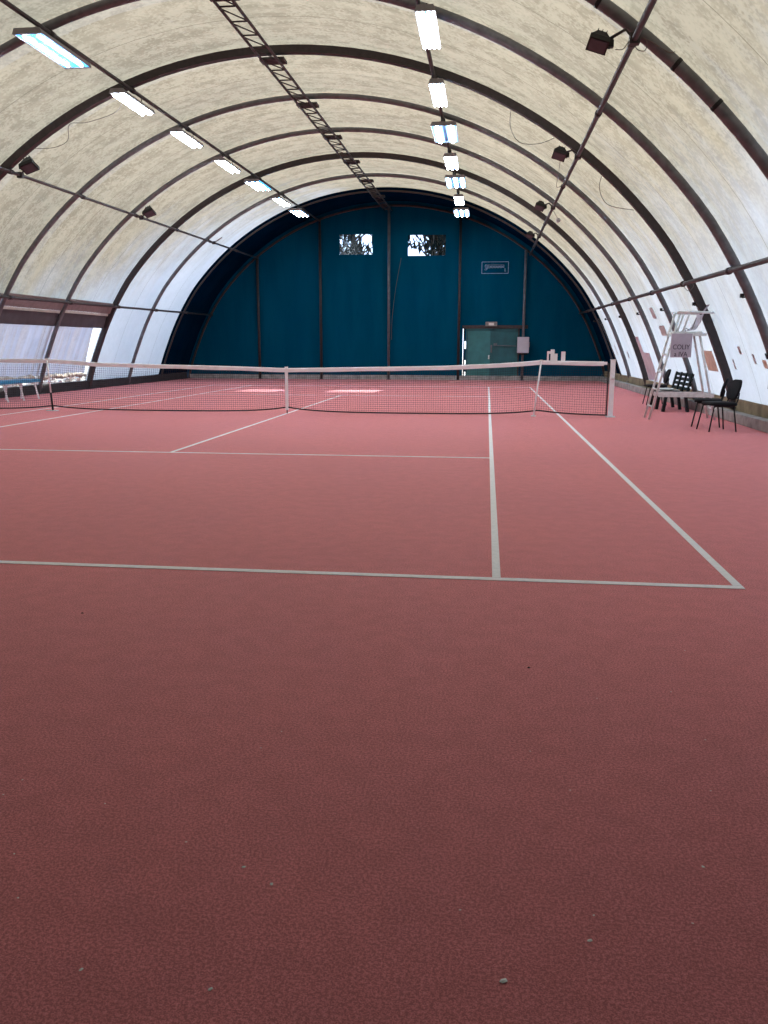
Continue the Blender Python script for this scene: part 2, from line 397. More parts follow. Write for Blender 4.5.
# ---------------------------------------------------------------- steel arches
arch_names = {0: 'slim steel arch framing the blue end wall, where the upright posts stop',
 1: 'thin dark steel arch along the edge where pale fabric meets blue',
 2: 'steel arch just in front of the one bordering the blue fabric',
 3: 'brown steel arch at the far end of the left side curtains',
 4: 'steel arch carrying the second dark floodlight of the left rail',
 5: 'grey steel arch crossing just behind the umpire chair at court-net distance plus one bay',
 6: 'deep dark brown steel arch beside the net, with the nearer left floodlight',
 7: 'thick grey steel arch in front of the net, crossing above the pair of black chairs',
 8: 'nearest visible grey banded steel arch, top right, with the largest floodlight'}
arch_names[5] = 'steel arch one bay behind the deep brown arch beside the net'
for k, Y in enumerate(ARCHES):
    br = k in (0, 3, 6, 9, 12)
    mt = M['brown'] if br or k in (1,) else M['grey']
    lab = arch_names.get(k, 'grey steel arch behind the photographer, number %d of the hall' % (k+1))
    t = thing('steel_arch', lab, 'arch', (XC, Y, 0), 0, 'steel arches of the hall')
    r = 8.97 if k == 0 else 9.02
    zf = 0.0
    tr = th_at_z(0.22, r, Y); tl = -th_at_z(0.0, r, Y)
    pts = [H(tl+(tr-tl)*i/64, r, Y) for i in range(65)]
    off = Vector((XC, Y, 0))
    mb = MB()
    if k in (0, 1): mb.tube([p-off for p in pts], 0.045 if k == 0 else 0.035, 8)
    elif br: mb.tube([p-off for p in pts], 0.095, 4, r2=0.095)
    else: mb.tube([p-off for p in pts], 0.058 if k < 7 else 0.070, 12)
    mb.build('arch_tube', mt, t)
    # foot plates
    for p in (pts[0], pts[-1]):
        MB().box(p-off+Vector((0, 0, 0.012)), (0.26, 0.26, 0.02)).build('foot_plate', mt, t)
    if 0 < k < 9:
        # tie hook below the side rail (right) and strap bands
        a = H(60.3, r, Y)-off; n_ = Vector((-.95, 0, -.2))
        hb = MB().tube([a, a+n_*0.11+Vector((0, .02, 0)), a+n_*0.12+Vector((0, .02, .03))], 0.012, 6)
        hb.box(a+n_*0.12+Vector((0, .02, .03)), (0.05, 0.05, 0.06))
        hb.build('tie_hook', M['black'], t)
    if k == 7:
        for th in (66, 67.5, 69):
            p = H(th, r, Y)-off; q = H(th+.55, r, Y)-off
            MB().tube([p, q], 0.10, 10).build('clamp', M['black'], t)
        MB().box(H(69, r-.13, Y)-off, (0.09, 0.10, 0.16)).build('clamp_lever', M['black'], t)
    if k == 8:
        for th in (34, 41, 45, 53, 56, 61):
            p = H(th, r, Y)-off; q = H(th+.3, r, Y)-off
            MB().tube([p, q], 0.075, 12).build('strap_band', M['black'], t)

# ---------------------------------------------------------------- longitudinal pipes
YP0 = -18.2
PIPES = {  # angle, radius, pipe radius, name, label
 'lu': (-37.9, 8.90, 0.032, 'longitudinal_rail', 'slim pipe high on the left side, carrying two floodlights'),
 'll': (-18.9, 8.90, 0.036, 'longitudinal_rail', 'roof pipe left of the ridge truss with the left row of lamps'),
 'rl': (18.6, 8.90, 0.036, 'longitudinal_rail', 'roof pipe right of the ridge truss with the right row of lamps'),
 'ru': (37.75, 8.90, 0.036, 'longitudinal_rail', 'slim pipe high on the right side, carrying four floodlights'),
 'rd': (57.2, 8.90, 0.038, 'longitudinal_rail', 'low pipe along the right side above the umpire chair'),
 'ld': (-57.4, 8.90, 0.036, 'longitudinal_rail', 'low pipe along the left side above the hanging curtains')}
def PP(key, Y, dr=0.0, dth=0.0):
    th, r = PIPES[key][:2]; return H(th+dth, r+dr, Y)
for key, (th, r, pr, nm, lab) in PIPES.items():
    o = PP(key, YE); t = thing(nm, lab, 'pipe', o, 0, 'long pipes along the hall')
    MB().tube([PP(key, Y)-o for Y in (YE-0.02, 9, 0, -9, YP0)], pr, 8).build('pipe', M['pipe'], t)
    for Y in ARCHES[1:9]:
        p = PP(key, Y)-o; MB().tube([p+Vector((0, -.07, 0)), p+Vector((0, .07, 0))], pr+0.016, 8).build('coupler', M['brown'], t)

# ridge truss: two chords with zigzag braces and a plate under every arch
o = H(-0.9, 8.78, YE); t = thing('ridge_truss', 'dark lattice truss running along the crown of the roof', 'truss', o)
TC = lambda Y, s: H(-0.9, 8.78, Y)+Vector((s*0.145, 0, 0))-o
for s in (-1, 1):
    MB().tube([TC(YE, s), TC(0, s), TC(YP0, s)], 0.026, 8).build('chord', M['pipe'], t)
n = 0; Y = YE-0.3
while Y > -9:
    b = MB(); b.tube([TC(Y, -1), TC(Y, 1)], 0.014, 6); b.build('cross_bar', M['pipe'], t)
    MB().tube([TC(Y, 1), TC(Y-0.55, -1)], 0.012, 6).build('diagonal_brace', M['pipe'], t)
    Y -= 0.62
for Y in ARCHES[1:9]:
    p = H(-0.9, 8.84, Y)-o; MB().box(p, (0.46, 0.28, 0.05)).build('gusset_plate', M['brown'], t)

# upright posts of the end wall
post_lab = ['leftmost upright post against the blue end wall', 'upright post left of the left window in the blue end wall', 'middle upright post between the two end wall windows',
            'upright post at the left edge of the green door', 'upright post behind the pale cabinet, right of the green door']
for x, lab in zip((-5.36, -2.76, 0.03, 2.86, 5.42), post_lab):
    zt = ZC+math.sqrt(8.95**2-(x-XC)**2)
    t = thing('wall_post', lab, 'post', (x, YE-0.07, 0), 0, 'upright posts of the blue end wall')
    MB().tube([(0, 0, 0), (0, 0, zt)], 0.055, 8).build('post_tube', M['grey'] if x in (0.03, 5.42) else M['brown'], t)
    MB().box((0, 0, 0.01), (0.2, 0.2, 0.02)).build('base_plate', M['grey'], t)

# ---------------------------------------------------------------- ceiling lamps
def make_lamp(name_label, loc, rx, W_, L_, n, style):
    t = thing('ceiling_lamp', name_label, 'ceiling lamp', loc, 0, 'ceiling lamps along the roof pipes')
    t.rotation_euler = (rx, 0, 0)
    h = MB()
    # ribbed grey tray: open channel with sloped sides
    prof = [(-W_/2, 0), (-W_/2+.03, .07), (W_/2-.03, .07), (W_/2, 0), (W_/2-.015, 0), (W_/2-.045, .058), (-W_/2+.045, .058), (-W_/2+.015, 0)]
    h.prism(prof, 1, -L_/2, L_/2); h.build('housing', M['lamp_grey'], t)
    for s in (-1, 1):
        MB().prism([(-W_/2, 0), (-W_/2+.03, .08), (W_/2-.03, .08), (W_/2, 0)], 1, s*L_/2-.02, s*L_/2+.02).build('end_cap', M['lamp_grey'], t)
    for s in (-0.6, 0.6):
        MB().tube([(0, s*L_/2, .09), (0, s*L_/2, .21)], .009, 6).build('hanger', M['black'], t)
    for k in range(n):
        x = (k-(n-1)/2)*W_/n
        if style == 'strip':
            MB().prism([(x-W_/n*.36, .012), (x-W_/n*.3, .050), (x+W_/n*.3, .050), (x+W_/n*.36, .012), (x+W_/n*.30, .004), (x-W_/n*.30, .004)], 1, -L_/2+.03, L_/2-.03).build('light_panel', M['glow'], t)
            MB().tube([(x, -L_/2+.06, .0), (x, L_/2-.06, .0)], W_/n*(.30 if W_ < .4 else .12), 8).build('tube', M['tube'], t)
        else:
            MB().prism([(x-W_/n*.47, .010), (x-W_/n*.38, .050), (x+W_/n*.38, .050), (x+W_/n*.47, .010)], 1, -L_/2+.03, L_/2-.03).build('reflector', M['diff'], t)
            MB().tube([(x, -L_/2+.10, .004), (x, L_/2-.10, .004)], .020, 8).build('tube', M['tube'], t)
    for s in (-1, 1):
        for k in range(n):
            x = (k-(n-1)/2)*W_/n
            MB().box((x, s*(L_/2-.045), .03), (.05, .05, .05)).build('lamp_holder', M['lamp_grey'], t)
    return t
ordn = ['nearest', 'second', 'third', 'fourth', 'fifth', 'sixth', 'farthest']
left_off = (.05, 0, -.10, -.12, -.20, -.35, -.75)
for k in range(7):
    wide = k in (0, 4, 6)
    p = PP('ll', ARCHES[7-k]+left_off[k])+Vector((0, 0, -0.24))
    make_lamp('%s lamp of the left ceiling row, %s' % (ordn[k], 'wide with bright tubes over glowing blue' if k == 0 else 'wide pale blue panel' if wide else 'narrow glowing white strip fitting'),
              p, 0, 0.46 if wide else 0.30, 1.55 if k == 0 else 1.4, 2 if k == 0 else 3 if wide else 2, 'tube' if k in (0, 4) else 'strip')
right_lamps = [(0.29, 1.50, 4, 'single bright white fitting with four close tubes', .10), (0.28, 1.45, 4, 'single white fitting with a blue rim', .45),
      (0.56, 1.5, 2, 'twin fitting with two panels side by side', .50), (0.34, 1.5, 3, 'single small white fitting before a triple one', .70),
      (0.58, 1.5, 3, 'triple panel fitting on a rounded housing', .60), (0.32, 1.5, 3, 'small white fitting just before the last one', .80), (0.56, 1.5, 3, 'triple panel fitting against the blue wall', .70)]
for k, (w, L, n, d, off) in enumerate(right_lamps):
    make_lamp('%s lamp of the right ceiling row, %s' % (ordn[k], d), PP('rl', ARCHES[7-k]+off-(.15, .2, .25, .4, .5, .5, .6)[k])+Vector(((.12, .07, .04, .04, .04, .03, .02)[k], 0, -0.22)), 0, w, L, n, 'strip')

# ---------------------------------------------------------------- floodlights
def make_flood(label, anchor, off, sc=1.0, rz=0.0, side=1):
    t = thing('floodlight', label, 'floodlight', anchor, rz, 'dark floodlights on the side pipes')
    o = Vector(off)
    # bent arm from the pipe clamp to the lamp
    MB().tube([(0, 0, 0), (-side*.10, 0, .10), o+Vector((side*.17*sc, 0, .02))], 0.018, 6).build('arm', M['pipe'], t)
    MB().box((0, 0, 0), (.11, .09, .11)).build('pipe_clamp', M['brown'], t)
    MB().box(o+Vector((side*.20*sc, 0, -.05*sc)), (.06, .07, .07)).build('junction_box', M['black'], t)
    w, d = .17*sc, .14*sc
    rot = Matrix.Rotation(R(18)*side, 3, 'Y') @ Matrix.Rotation(R(-28), 3, 'X')
    b = MB(); vs = []
    for (k, z) in ((1.0, -.02*sc), (.45, .17*sc)):
        for (x, y) in ((-1, -1), (1, -1), (1, 1), (-1, 1)): vs.append(o+rot @ Vector((x*w*k, y*d*k, z)))
    b.add(vs, [(0, 1, 2, 3), (4, 7, 6, 5), (0, 4, 5, 1), (1, 5, 6, 2), (2, 6, 7, 3), (3, 7, 4, 0)]); 
    for q in (-.5, 0, .5):
        b.box(o+rot @ Vector((q*w*.9, 0, .10*sc)), (.008, d*1.3, .16*sc), rot)
    b.build('lamp_body', M['black'], t)
    f = MB(); f.box(o+rot @ Vector((0, 0, -.06*sc)), (w*2.08, d*2.08, .09*sc), rot); fr = f.build('front_frame', M['black'], t)
    MB().box(o+rot @ Vector((0, 0, -.108*sc)), (w*1.7, d*1.7, .006), rot).build('glass', mat('flood_glass', (.05, .05, .06), .12), fr)
    MB().tube([o+rot @ Vector((side*w*1.2, 0, .10)), o+rot @ Vector((side*w*1.2, 0, -.05)), o+rot @ Vector((side*w*.9, 0, -.05))], .012, 6).build('yoke', M['pipe'], t)
    return t
make_flood('nearest and largest floodlight, hanging left of the high right pipe', PP('ru', ARCHES[8]-.1), (-.38, 0, -.01), .64)
make_flood('second floodlight along the high right pipe, by the deep brown arch', PP('ru', ARCHES[6]-.1), (-.32, 0, .05), .68)
make_flood('third floodlight along the high right pipe, with a small disc hanging near', PP('ru', ARCHES[4]-.1), (-.32, 0, .04), .68)
make_flood('farthest floodlight on the right, against the blue end fabric', PP('ru', ARCHES[2]-.1), (-.29, 0, .05), .62)
make_flood('nearer of the two floodlights on the high left pipe', PP('lu', ARCHES[6]+.35), (.20, 0, .19), .85, 0, -1)
make_flood('farther of the two floodlights on the high left pipe', PP('lu', ARCHES[4]+.35), (.22, 0, .15), .8, 0, -1)
t = thing('pipe_bracket', 'small bare bracket sticking up from the high left pipe near the blue end', 'bracket', PP('lu', ARCHES[2]+.4))
MB().tube([(0, 0, 0), (.10, 0, .05), (.30, 0, .17)], .018, 6).build('bracket_arm', M['plank'], t)
MB().box((0, 0, 0), (.10, .10, .09)).build('clamp', M['brown'], t)

# loose cables
def cable(label, pts, r=0.007):
    P = [Vector(p) for p in pts]; out = []
    for i in range(len(P)-1):
        p0 = P[max(i-1, 0)]; p1 = P[i]; p2 = P[i+1]; p3 = P[min(i+2, len(P)-1)]
        for k in range(6):
            u = k/6; out.append(0.5*((2*p1)+(p2-p0)*u+(2*p0-5*p1+4*p2-p3)*u*u+(3*p1-p0-3*p2+p3)*u**3))
    out.append(P[-1]); c = out[0].copy()
    o = MB().tube([q-c for q in out], r, 5).build('hanging_cable', M['cable'], loc=c)
    return tag(o, label, 'cable', 'loose cables under the roof')
Y6 = ARCHES[6]
cable('loose cable looping from the second left lamp back to the brown arch', [H(-20, 8.9, Y6), H(-22, 8.72, Y6+.1), H(-26, 8.80, Y6+.1), H(-28, 8.9, Y6), H(-29.5, 8.72, Y6+.1), H(-31.5, 8.76, Y6+.1), H(-33.5, 8.92, Y6)], .006)
cable('loose cable sagging from the brown arch right of the lamps', [H(28.3, 8.93, Y6), H(29.2, 8.68, Y6), H(31, 8.54, Y6), H(33, 8.68, Y6), H(34.3, 8.92, Y6)], .006)
cable('loose cable sagging from the brown arch on the right side, below the high pipe', [H(41.3, 8.93, Y6), H(42.2, 8.74, Y6), H(44.2, 8.66, Y6), H(46.8, 8.92, Y6)], .006)
c0 = PP('ru', ARCHES[8]-.1)
cable('coiled wire hanging beside the largest floodlight', [c0+Vector(v) for v in ((0, 0, 0), (.03, 0, -.1), (.12, 0, -.12), (.13, 0, -.02), (.05, 0, .02), (.16, .0, -.02), (.36, .0, -.14), (.45, .05, -.13))], .005)
cable('wire drooping from the largest floodlight to its pipe', [c0+Vector(v) for v in ((-.02, 0, 0), (-.07, 0, -.04), (-.12, 0, -.10), (-.20, 0, -.10))], .005)
cable('short wire hanging below the high right pipe beyond the largest floodlight', [PP('ru', ARCHES[8]+k*.5, -.04-.06*math.sin(PI*k/4)) for k in range(5)], .005)
c1 = PP('ru', ARCHES[6]-.1)
cable('thin wire hanging from the second right floodlight', [c1+Vector(v) for v in ((-.30, 0, .0), (-.30, .4, -.2), (-.28, 1.0, -.35), (-.10, 1.4, -.2), (0, 1.6, 0))], .005)
c2 = PP('rd', Y6)
cable('tangled wire hanging from the low right pipe at the brown arch', [c2+Vector(v) for v in ((-.05, -.1, 0), (.03, -.3, -.14), (.12, -.3, -.06), (.10, -.2, .02))], .005)
cable('kinked wire on the brown arch above the umpire chair', [H(61.5, 8.86, Y6), H(62.5, 8.70, Y6), H(62.0, 8.60, Y6), H(64.0, 8.62, Y6), H(63.6, 8.52, Y6)], .007)
cable('thin cord hanging from the right end wall window', [(0.52, YE-.02, 4.8), (0.30, YE-.02, 3.6), (0.16, YE-.02, 2.4), (0.14, YE-.02, 1.6)], .010)
dl = PP('ru', ARCHES[4]+.3)
t = thing('hanging_disc', 'small round disc hanging below the third right floodlight', 'disc', dl)
MB().tube([(0.02, 0, 0), (.16, 0, -.22)], .006, 5).build('cord', M['cable'], t)
MB().tube([(.17, -.012, -.26), (.17, .012, -.26)], .06, 12).build('disc', M['patch_g'], t)

# ---------------------------------------------------------------- left side: board, beam and hanging curtains
def LX(z, Y, dr=0.0):  # x of the left arch line at height z
    th = -th_at_z(z, 9.02+dr, Y); return H(th, 9.02+dr, Y).x
bays = [(-3.3, -0.3, 'nearest, mostly outside the picture'), (-0.3, 2.7, 'left of the blue bench'), (2.7, 5.7, 'middle, behind the blue bench'), (5.7, 8.7, 'farthest, beside a bright gap')]
for i, (y0, y1, d) in enumerate(bays):
    zo = -.0084*(YE-(y0+y1)/2)
    # slatted strip between rail and beam
    a, b = y0+.10, y1-.10
    zb = 2.50+zo
    bd = MB(); bd.prism([(LX(zb+.20, y0)-.06, zb+.20), (LX(zb+.20, y0)-.02, zb+.20), (LX(zb-.10, y0)-.0, zb-.10), (LX(zb-.10, y0)-.05, zb-.10)], 1, a, b)
    tag(bd.build('side_board', M['plank']), 'pinkish brown board under the low left pipe, curtain bay %s' % d, 'board', 'boards under the low left pipe')
    st = MB(); st.prism([(LX(zb-.13, y0)-.08, zb-.10), (LX(zb-.13, y0)-.05, zb-.10), (LX(zb-.17, y0)-.05, zb-.17), (LX(zb-.17, y0)-.09, zb-.17)], 1, a-.12, b+.12)
    tag(st.build('white_batten', M['batten']), 'thin white batten between board and beam, curtain bay %s' % d, 'batten', 'battens over the left curtains')
bm_ = MB(); zo = -.0084*(YE-2.7)
bm_.prism([(LX(2.31, 2.7)-.22, 2.37+zo), (LX(2.31, 2.7)-.13, 2.37+zo), (LX(2.02, 2.7)-.11, 2.0+zo), (LX(2.02, 2.7)-.22, 2.0+zo)], 1, -3.3, 8.66)
tag(bm_.build('side_beam', M['beam']), 'long dark beam above the left side curtains', 'beam')
rnd = random.Random(4)
for i, (y0, y1, d) in enumerate(bays):
    zo = -.0084*(YE-(y0+y1)/2)
    t = thing('side_curtain', 'grey white hanging plastic curtain, left side bay %s' % d, 'curtain', (LX(1.0, y0), (y0+y1)/2, 0.34), 0, 'hanging curtains on the left side')
    og = Vector(t.location); mb = MB(); NY, NZ = 60, 14
    ytop = y1-(0.30 if i == 3 else -0.14); ybot = y1-(-.02 if i == 3 else -.14)
    for j in range(NY+1):
        for k in range(NZ+1):
            z = 0.50+(2.04+zo-0.50)*k/NZ; ye = ybot+(ytop-ybot)*k/NZ
            Y = y0+.05+(ye-y0-.05)*j/NY
            w = .007*math.sin(Y*5+2*math.sin(Y*1.7))*(1-.4*k/NZ)+.003*math.sin(Y*17)-.06*(i % 2)-.04
            mb.v.append(tuple(Vector((LX(z, y0)-.16+w, Y, z))-og))
    for j in range(NY):
        for k in range(NZ):
            a = j*(NZ+1)+k; mb.f.append((a, a+1, a+NZ+2, a+NZ+1)); mb.sm.append(True)
    mb.build('curtain_sheet', M['curtain'], t)
    # crumpled rolled hem
    hp = []; rr = []
    for j in range(61):
        Y = y0+.08+(y1-y0-.2)*j/60
        hp.append(Vector((LX(.5, y0)-.18+rnd.uniform(-.015, .015), Y, .46+.02*math.sin(Y*5)+rnd.uniform(-.02, .02)))-og); rr.append(.055+rnd.uniform(-.02, .025))
    MB().tube(hp, rr, 9).build('rolled_hem', M['gravel'], t)

# low wall of rubble outside the left side and its gap
rb = MB(); rnd = random.Random(9)
for i in range(420):
    y = rnd.uniform(-6, 14); s = rnd.uniform(.05, .14); z = rnd.uniform(.0, .42)
    rb.box((-9.35+rnd.uniform(-.25, .25)+z*-.3, y, z), (s, s*1.2, s*.8), Matrix.Rotation(rnd.random()*3, 3, 'Z') @ Matrix.Rotation(rnd.random()*3, 3, 'X'))
o = rb.build('rubble_bank', M['gravel']); tag(o, 'pale rubble lying outside below the left curtains', 'rubble', kind='stuff')

# ---------------------------------------------------------------- right side: patches on the membrane, pole, strips
def patch(name, label, cat, th0, th1, y0, y1, m, dr=-0.10, n=4):
    mb = MB(); vs = []
    for s in (0, -.006):
        for i in range(n+1):
            for j in range(2): vs.append(H(th0+(th1-th0)*i/n, RM+dr+s, (y0, y1)[j]))
    fs = []
    for i in range(n):
        a = 2*i; fs.append((a, a+1, a+3, a+2)); b = a+2*(n+1); fs.append((b, b+2, b+3, b+1))
    N = 2*(n+1)
    fs += [(0, N, N+1, 1), (2*n, 2*n+1, N+2*n+1, N+2*n)]+[(2*i, 2*i+2, N+2*i+2, N+2*i) for i in range(n)]+[(2*i+1, N+2*i+1, N+2*i+3, 2*i+3) for i in range(n)]
    c = H((th0+th1)/2, RM+dr, (y0+y1)/2)
    return tag(mb.add([v-c for v in vs], fs).build(name, m, loc=c), label, cat)
PATCHES = []   # filled after measuring: (th0, th1, y0, y1)
PATCHES = [('membrane_patch', 'brown rectangular patch on the right side fabric behind the umpire chair', 66.3, 69.0, .25, .98, 'patch_b'),
 ('membrane_patch', 'small grey patch on the right side fabric, above left of the umpire chair', 62.6, 64.2, 3.75, 4.36, 'patch_g'),
 ('membrane_patch', 'narrow pinkish tear strip on the right side fabric, higher than the grey patch', 59.6, 61.4, 4.18, 4.56, 'patch_g'),
 ('membrane_patch', 'small dark mark on the right side fabric, upper one above the black chairs', 65.6, 66.5, -1.70, -1.58, 'patch_g'),
 ('membrane_patch', 'small dark mark on the right side fabric, lower left one above the black chairs', 67.2, 68.4, -1.05, -.98, 'patch_g'),
 ('membrane_patch', 'slim pinkish mark on the right side fabric, right of the black chairs', 66.4, 67.5, -2.34, -2.24, 'patch_g'),
 ('membrane_patch', 'small brown patch at the right edge of the picture on the side fabric', 67.0, 67.9, -2.86, -2.68, 'patch_b'),
 ('lilac_sheet', 'tall lilac sheet hanging on the right side fabric beside an arch', 64.3, 72.6, 7.75, 8.22, 'patch_l'),
 ('lilac_sheet', 'wider lower flap of lilac sheet against the right side fabric', 67.3, 72.4, 6.90, 7.74, 'patch_l'),
 ('fabric_strip', 'dark slim slit in the right side fabric near the blue end', 66.0, 68.5, 12.9, 13.0, 'patch_g'),
 ('fabric_strip', 'faint grey mark low on the right side fabric, two bays from the blue end', 67.4, 68.8, 10.6, 10.8, 'patch_g')]
for nm, lab, a, b, y0, y1, mm in PATCHES:
    patch(nm, lab, 'patch' if nm == 'membrane_patch' else 'sheet' if nm == 'lilac_sheet' else 'strip', a, b, y0, y1, M[mm])
pa, pb = H(59.7, 8.98, 13.8), H(73.2, 8.98, 13.25)
t = thing('leaning_pole', 'thin dark pole lying along the right side fabric next to the blue end', 'pole', pb)
MB().tube([H(59.7+(73.2-59.7)*i/8, 8.98, 13.8-.55*i/8)-pb for i in range(9)], .022, 6).build('pole', M['brown'], t)
MB().box(pa-pb, (.05, .05, .05)).build('end_knob', M['black'], t)

# ---------------------------------------------------------------- tennis net
TOP = [(-6.40, 1.07), (-5.03, 1.07), (-3.93, 1.00), (-2.85, .975), (-.96, .935), (0, .905), (1.9, .94), (3.13, .965), (4.2, 1.015), (4.75, 1.055), (5.03, 1.08), (5.5, 1.07), (6.36, 1.06)]
def ztop(x):
    for (a, za), (b, zb) in zip(TOP, TOP[1:]):
        if a <= x <= b: return za+(zb-za)*(x-a)/(b-a)
    return TOP[-1][1] if x > 0 else TOP[0][1]
def zbot(x):
    z = .030
    for c, h in ((0, .10), (5.03, .09), (-5.03, .08)):
        z += h*math.exp(-abs(x-c)/.55)
    return z
NX = [-6.34+i*.045 for i in range(283)]
netT = thing('tennis_net', 'tennis net with white band stretched across the red court', 'tennis net', (0, 0, 0))
mb = MB()
for x in NX: mb.tube([(x, 0, ztop(x)-.03), (x, .004*math.sin(x*9), (ztop(x)+zbot(x))/2), (x, 0, zbot(x))], .0023, 3, caps=False)
for k in range(1, 21):
    mb.tube([(x, 0, ztop(x)-.03-(ztop(x)-.03-zbot(x))*k/21) for x in NX[::4]+[NX[-1]]], .0023, 3, caps=False)
mb.build('netting', M['net'], netT)
b = MB()
xs = [-6.36+.2*i for i in range(64)]
vs = []
for x in xs:
    z = ztop(x); w = .003*math.sin(x*5)
    vs += [(x, -.010, z-.082+w), (x, -.013, z-.01), (x, 0, z+.002), (x, .013, z-.01), (x, .010, z-.082+w)]
fs = []
for i in range(len(xs)-1):
    for k in range(4): fs.append((5*i+k, 5*i+5+k, 5*i+6+k, 5*i+1+k))
    fs.append((5*i+4, 5*i+9, 5*i+5, 5*i))
b.add(vs, fs); b.build('top_band', M['band'], netT)
MB().tube([(x, 0, zbot(x)) for x in NX[::3]], .014, 6).build('bottom_rope', M['net'], netT)
MB().tube([(6.33, 0, .05), (6.33, 0, 1.03)], .014, 6).build('side_rope', M['net'], netT)
MB().tube([(-6.33, 0, .05), (-6.33, 0, 1.03)], .014, 6).build('side_rope', M['net'], netT)
s_ = MB(); s_.box((0, -.018, .50), (.055, .006, .84)); s_.box((0, .018, .50), (.055, .006, .84)); s_.box((0, 0, .925), (.06, .045, .02)); s_.box((0, 0, .085), (.055, .03, .03))
s_.build('centre_strap', M['band'], netT)
MB().tube([(0, 0, .09), (0, 0, 0)], .01, 6).build('strap_anchor', M['black'], netT)
def netpost(x, lab):
    t = thing('net_post', lab, 'net post', (x, 0, 0), 0)
    MB().box((0, 0, .545), (.085, .085, 1.09)).build('post', M['white'], t, bevel=.006)
    MB().box((0, 0, 1.095), (.10, .10, .015)).build('cap', M['whitew'], t)
    MB().box((0, 0, .01), (.17, .17, .02)).build('base_plate', M['whitew'], t)
    MB().tube([(-.02, -.06, .75), (.03, -.06, .75)], .03, 10).build('winder', M['whitew'], t)
netpost(6.41, 'white square net post at the right end of the tennis net')
netpost(-6.42, 'white square net post at the left end of the tennis net')
def stick(x, xt, lab, dark):
    t = thing('singles_stick', lab, 'singles stick', (x, -.03, 0), 0)
    d = xt-x
    if dark:
        MB().tube([(d*.35, 0, .38), (d, 0, 1.075)], .016, 8).build('stick', M['white'], t)
        MB().tube([(0, 0, 0), (d*.35, 0, .38)], .020, 8).build('lower_sleeve', M['black'], t)
        MB().box((0, -.02, .008), (.22, .12, .016)).build('foot', M['whitew'], t)
    else:
        MB().tube([(0, 0, 0), (d, 0, 1.075)], .017, 8).build('stick', M['white'], t)
        MB().box((0, 0, .008), (.09, .09, .016)).build('foot', M['whitew'], t)
    MB().box((d, .02, 1.075), (.05, .07, .03)).build('notched_head', M['whitew'], t)
stick(4.94, 5.05, 'thin white singles stick propping the net near its right post', False)
stick(-5.02, -5.07, 'thin singles stick with a dark lower half, propping the net on the left', True)
# plates clipped on top of the band beside the right post
sc = thing('score_clip', 'white plates clipped upright on the net band near the right post', 'score clip', (5.3, 0, ztop(5.3)-.01))
MB().box((.45, -.024, -.035), (1.10, .010, .055)).build('clip_bar', M['band'], sc)
for (x, z0, w, h, dy) in ((-.125, .0, .035, .19, 0), (-.04, .0, .075, .225, .0), (.025, .0, .06, .145, -.012), (-.09, .14, .10, .05, .006), (.165, .0, .08, .185, 0)):
    MB().box((x, dy-.004, z0+h/2), (w, .006, h)).build('plate', M['band'], sc)

# ---------------------------------------------------------------- umpire chair
uc = thing('umpire_chair', 'tall white umpire ladder chair with a lavender back sheet beside the net', 'umpire chair', (7.0, -.215, 0))
U = Vector(uc.location); hw = .225
def uv(x, y, z): return Vector((x-7.0, y, z))
for s in (-1, 1):
    MB().tube([uv(7.06, s*hw, 0), uv(7.28, s*hw, .98), uv(7.50, s*hw, 1.97)], .021, 8).build('ladder_rail', M['whitew'], uc)
    MB().tube([uv(7.86, s*hw, 1.60), uv(8.24, s*(hw+.03), 0)], .021, 8).build('rear_leg', M['whitew'], uc)
    MB().tube([uv(7.45, s*(hw+.03), 1.965), uv(8.20, s*(hw+.03), 1.955)], .024, 8).build('arm_rail', M['whitew'], uc)
    MB().tube([uv(7.56, s*hw, 1.60), uv(7.66, s*(hw+.02), 1.95)], .016, 8).build('arm_support', M['whitew'], uc)
    MB().beam(uv(7.20, s*(hw+.01), .46), uv(8.20, s*(hw+.03), .46), .025, .075).build('side_brace', M['whitew'], uc)
for z in (.24, .56, .88, 1.20): MB().tube([uv(7.06+z*.224, -hw, z), uv(7.06+z*.224, hw, z)], .017, 8).build('rung', M['whitew'], uc)
MB().box(uv(7.65, 0, 1.60), (.52, .50, .035)).build('seat', M['whitew'], uc, bevel=.006)
sf = MB()
for s in (-1, 1): sf.beam(uv(7.38, s*(hw+.035), 1.565), uv(7.98, s*(hw+.035), 1.565), .03, .05)
sf.beam(uv(7.40, -hw, 1.565), uv(7.40, hw, 1.565), .03, .04); sf.beam(uv(7.96, -hw, 1.565), uv(7.96, hw, 1.565), .03, .04)
sf.build('seat_frame', M['whitew'], uc)
MB().tube([uv(8.26, -hw-.03, .20), uv(8.26, hw+.03, .20)], .016, 8).build('rear_brace', M['whitew'], uc)
bk = MB(); pr = [(7.62, 1.63), (7.78, 1.66), (7.86, 1.80), (7.92, 2.00), (7.99, 2.10)]
bk.prism([(x-7.0, z) for x, z in pr]+[(x-7.0+.012, z-.006) for x, z in reversed(pr)], 1, -.24, .24)
lb = bk.build('back_sheet', M['lav'], uc); lb['label'] = 'lavender back sheet'
sg = MB().box((0, 0, 0), (.37, .012, .43)); sgo = sg.build('hanging_board', M['lav'], uc, loc=(.545, -hw-.045, 1.365)); sgo['label'] = 'lavender board with dark letters'
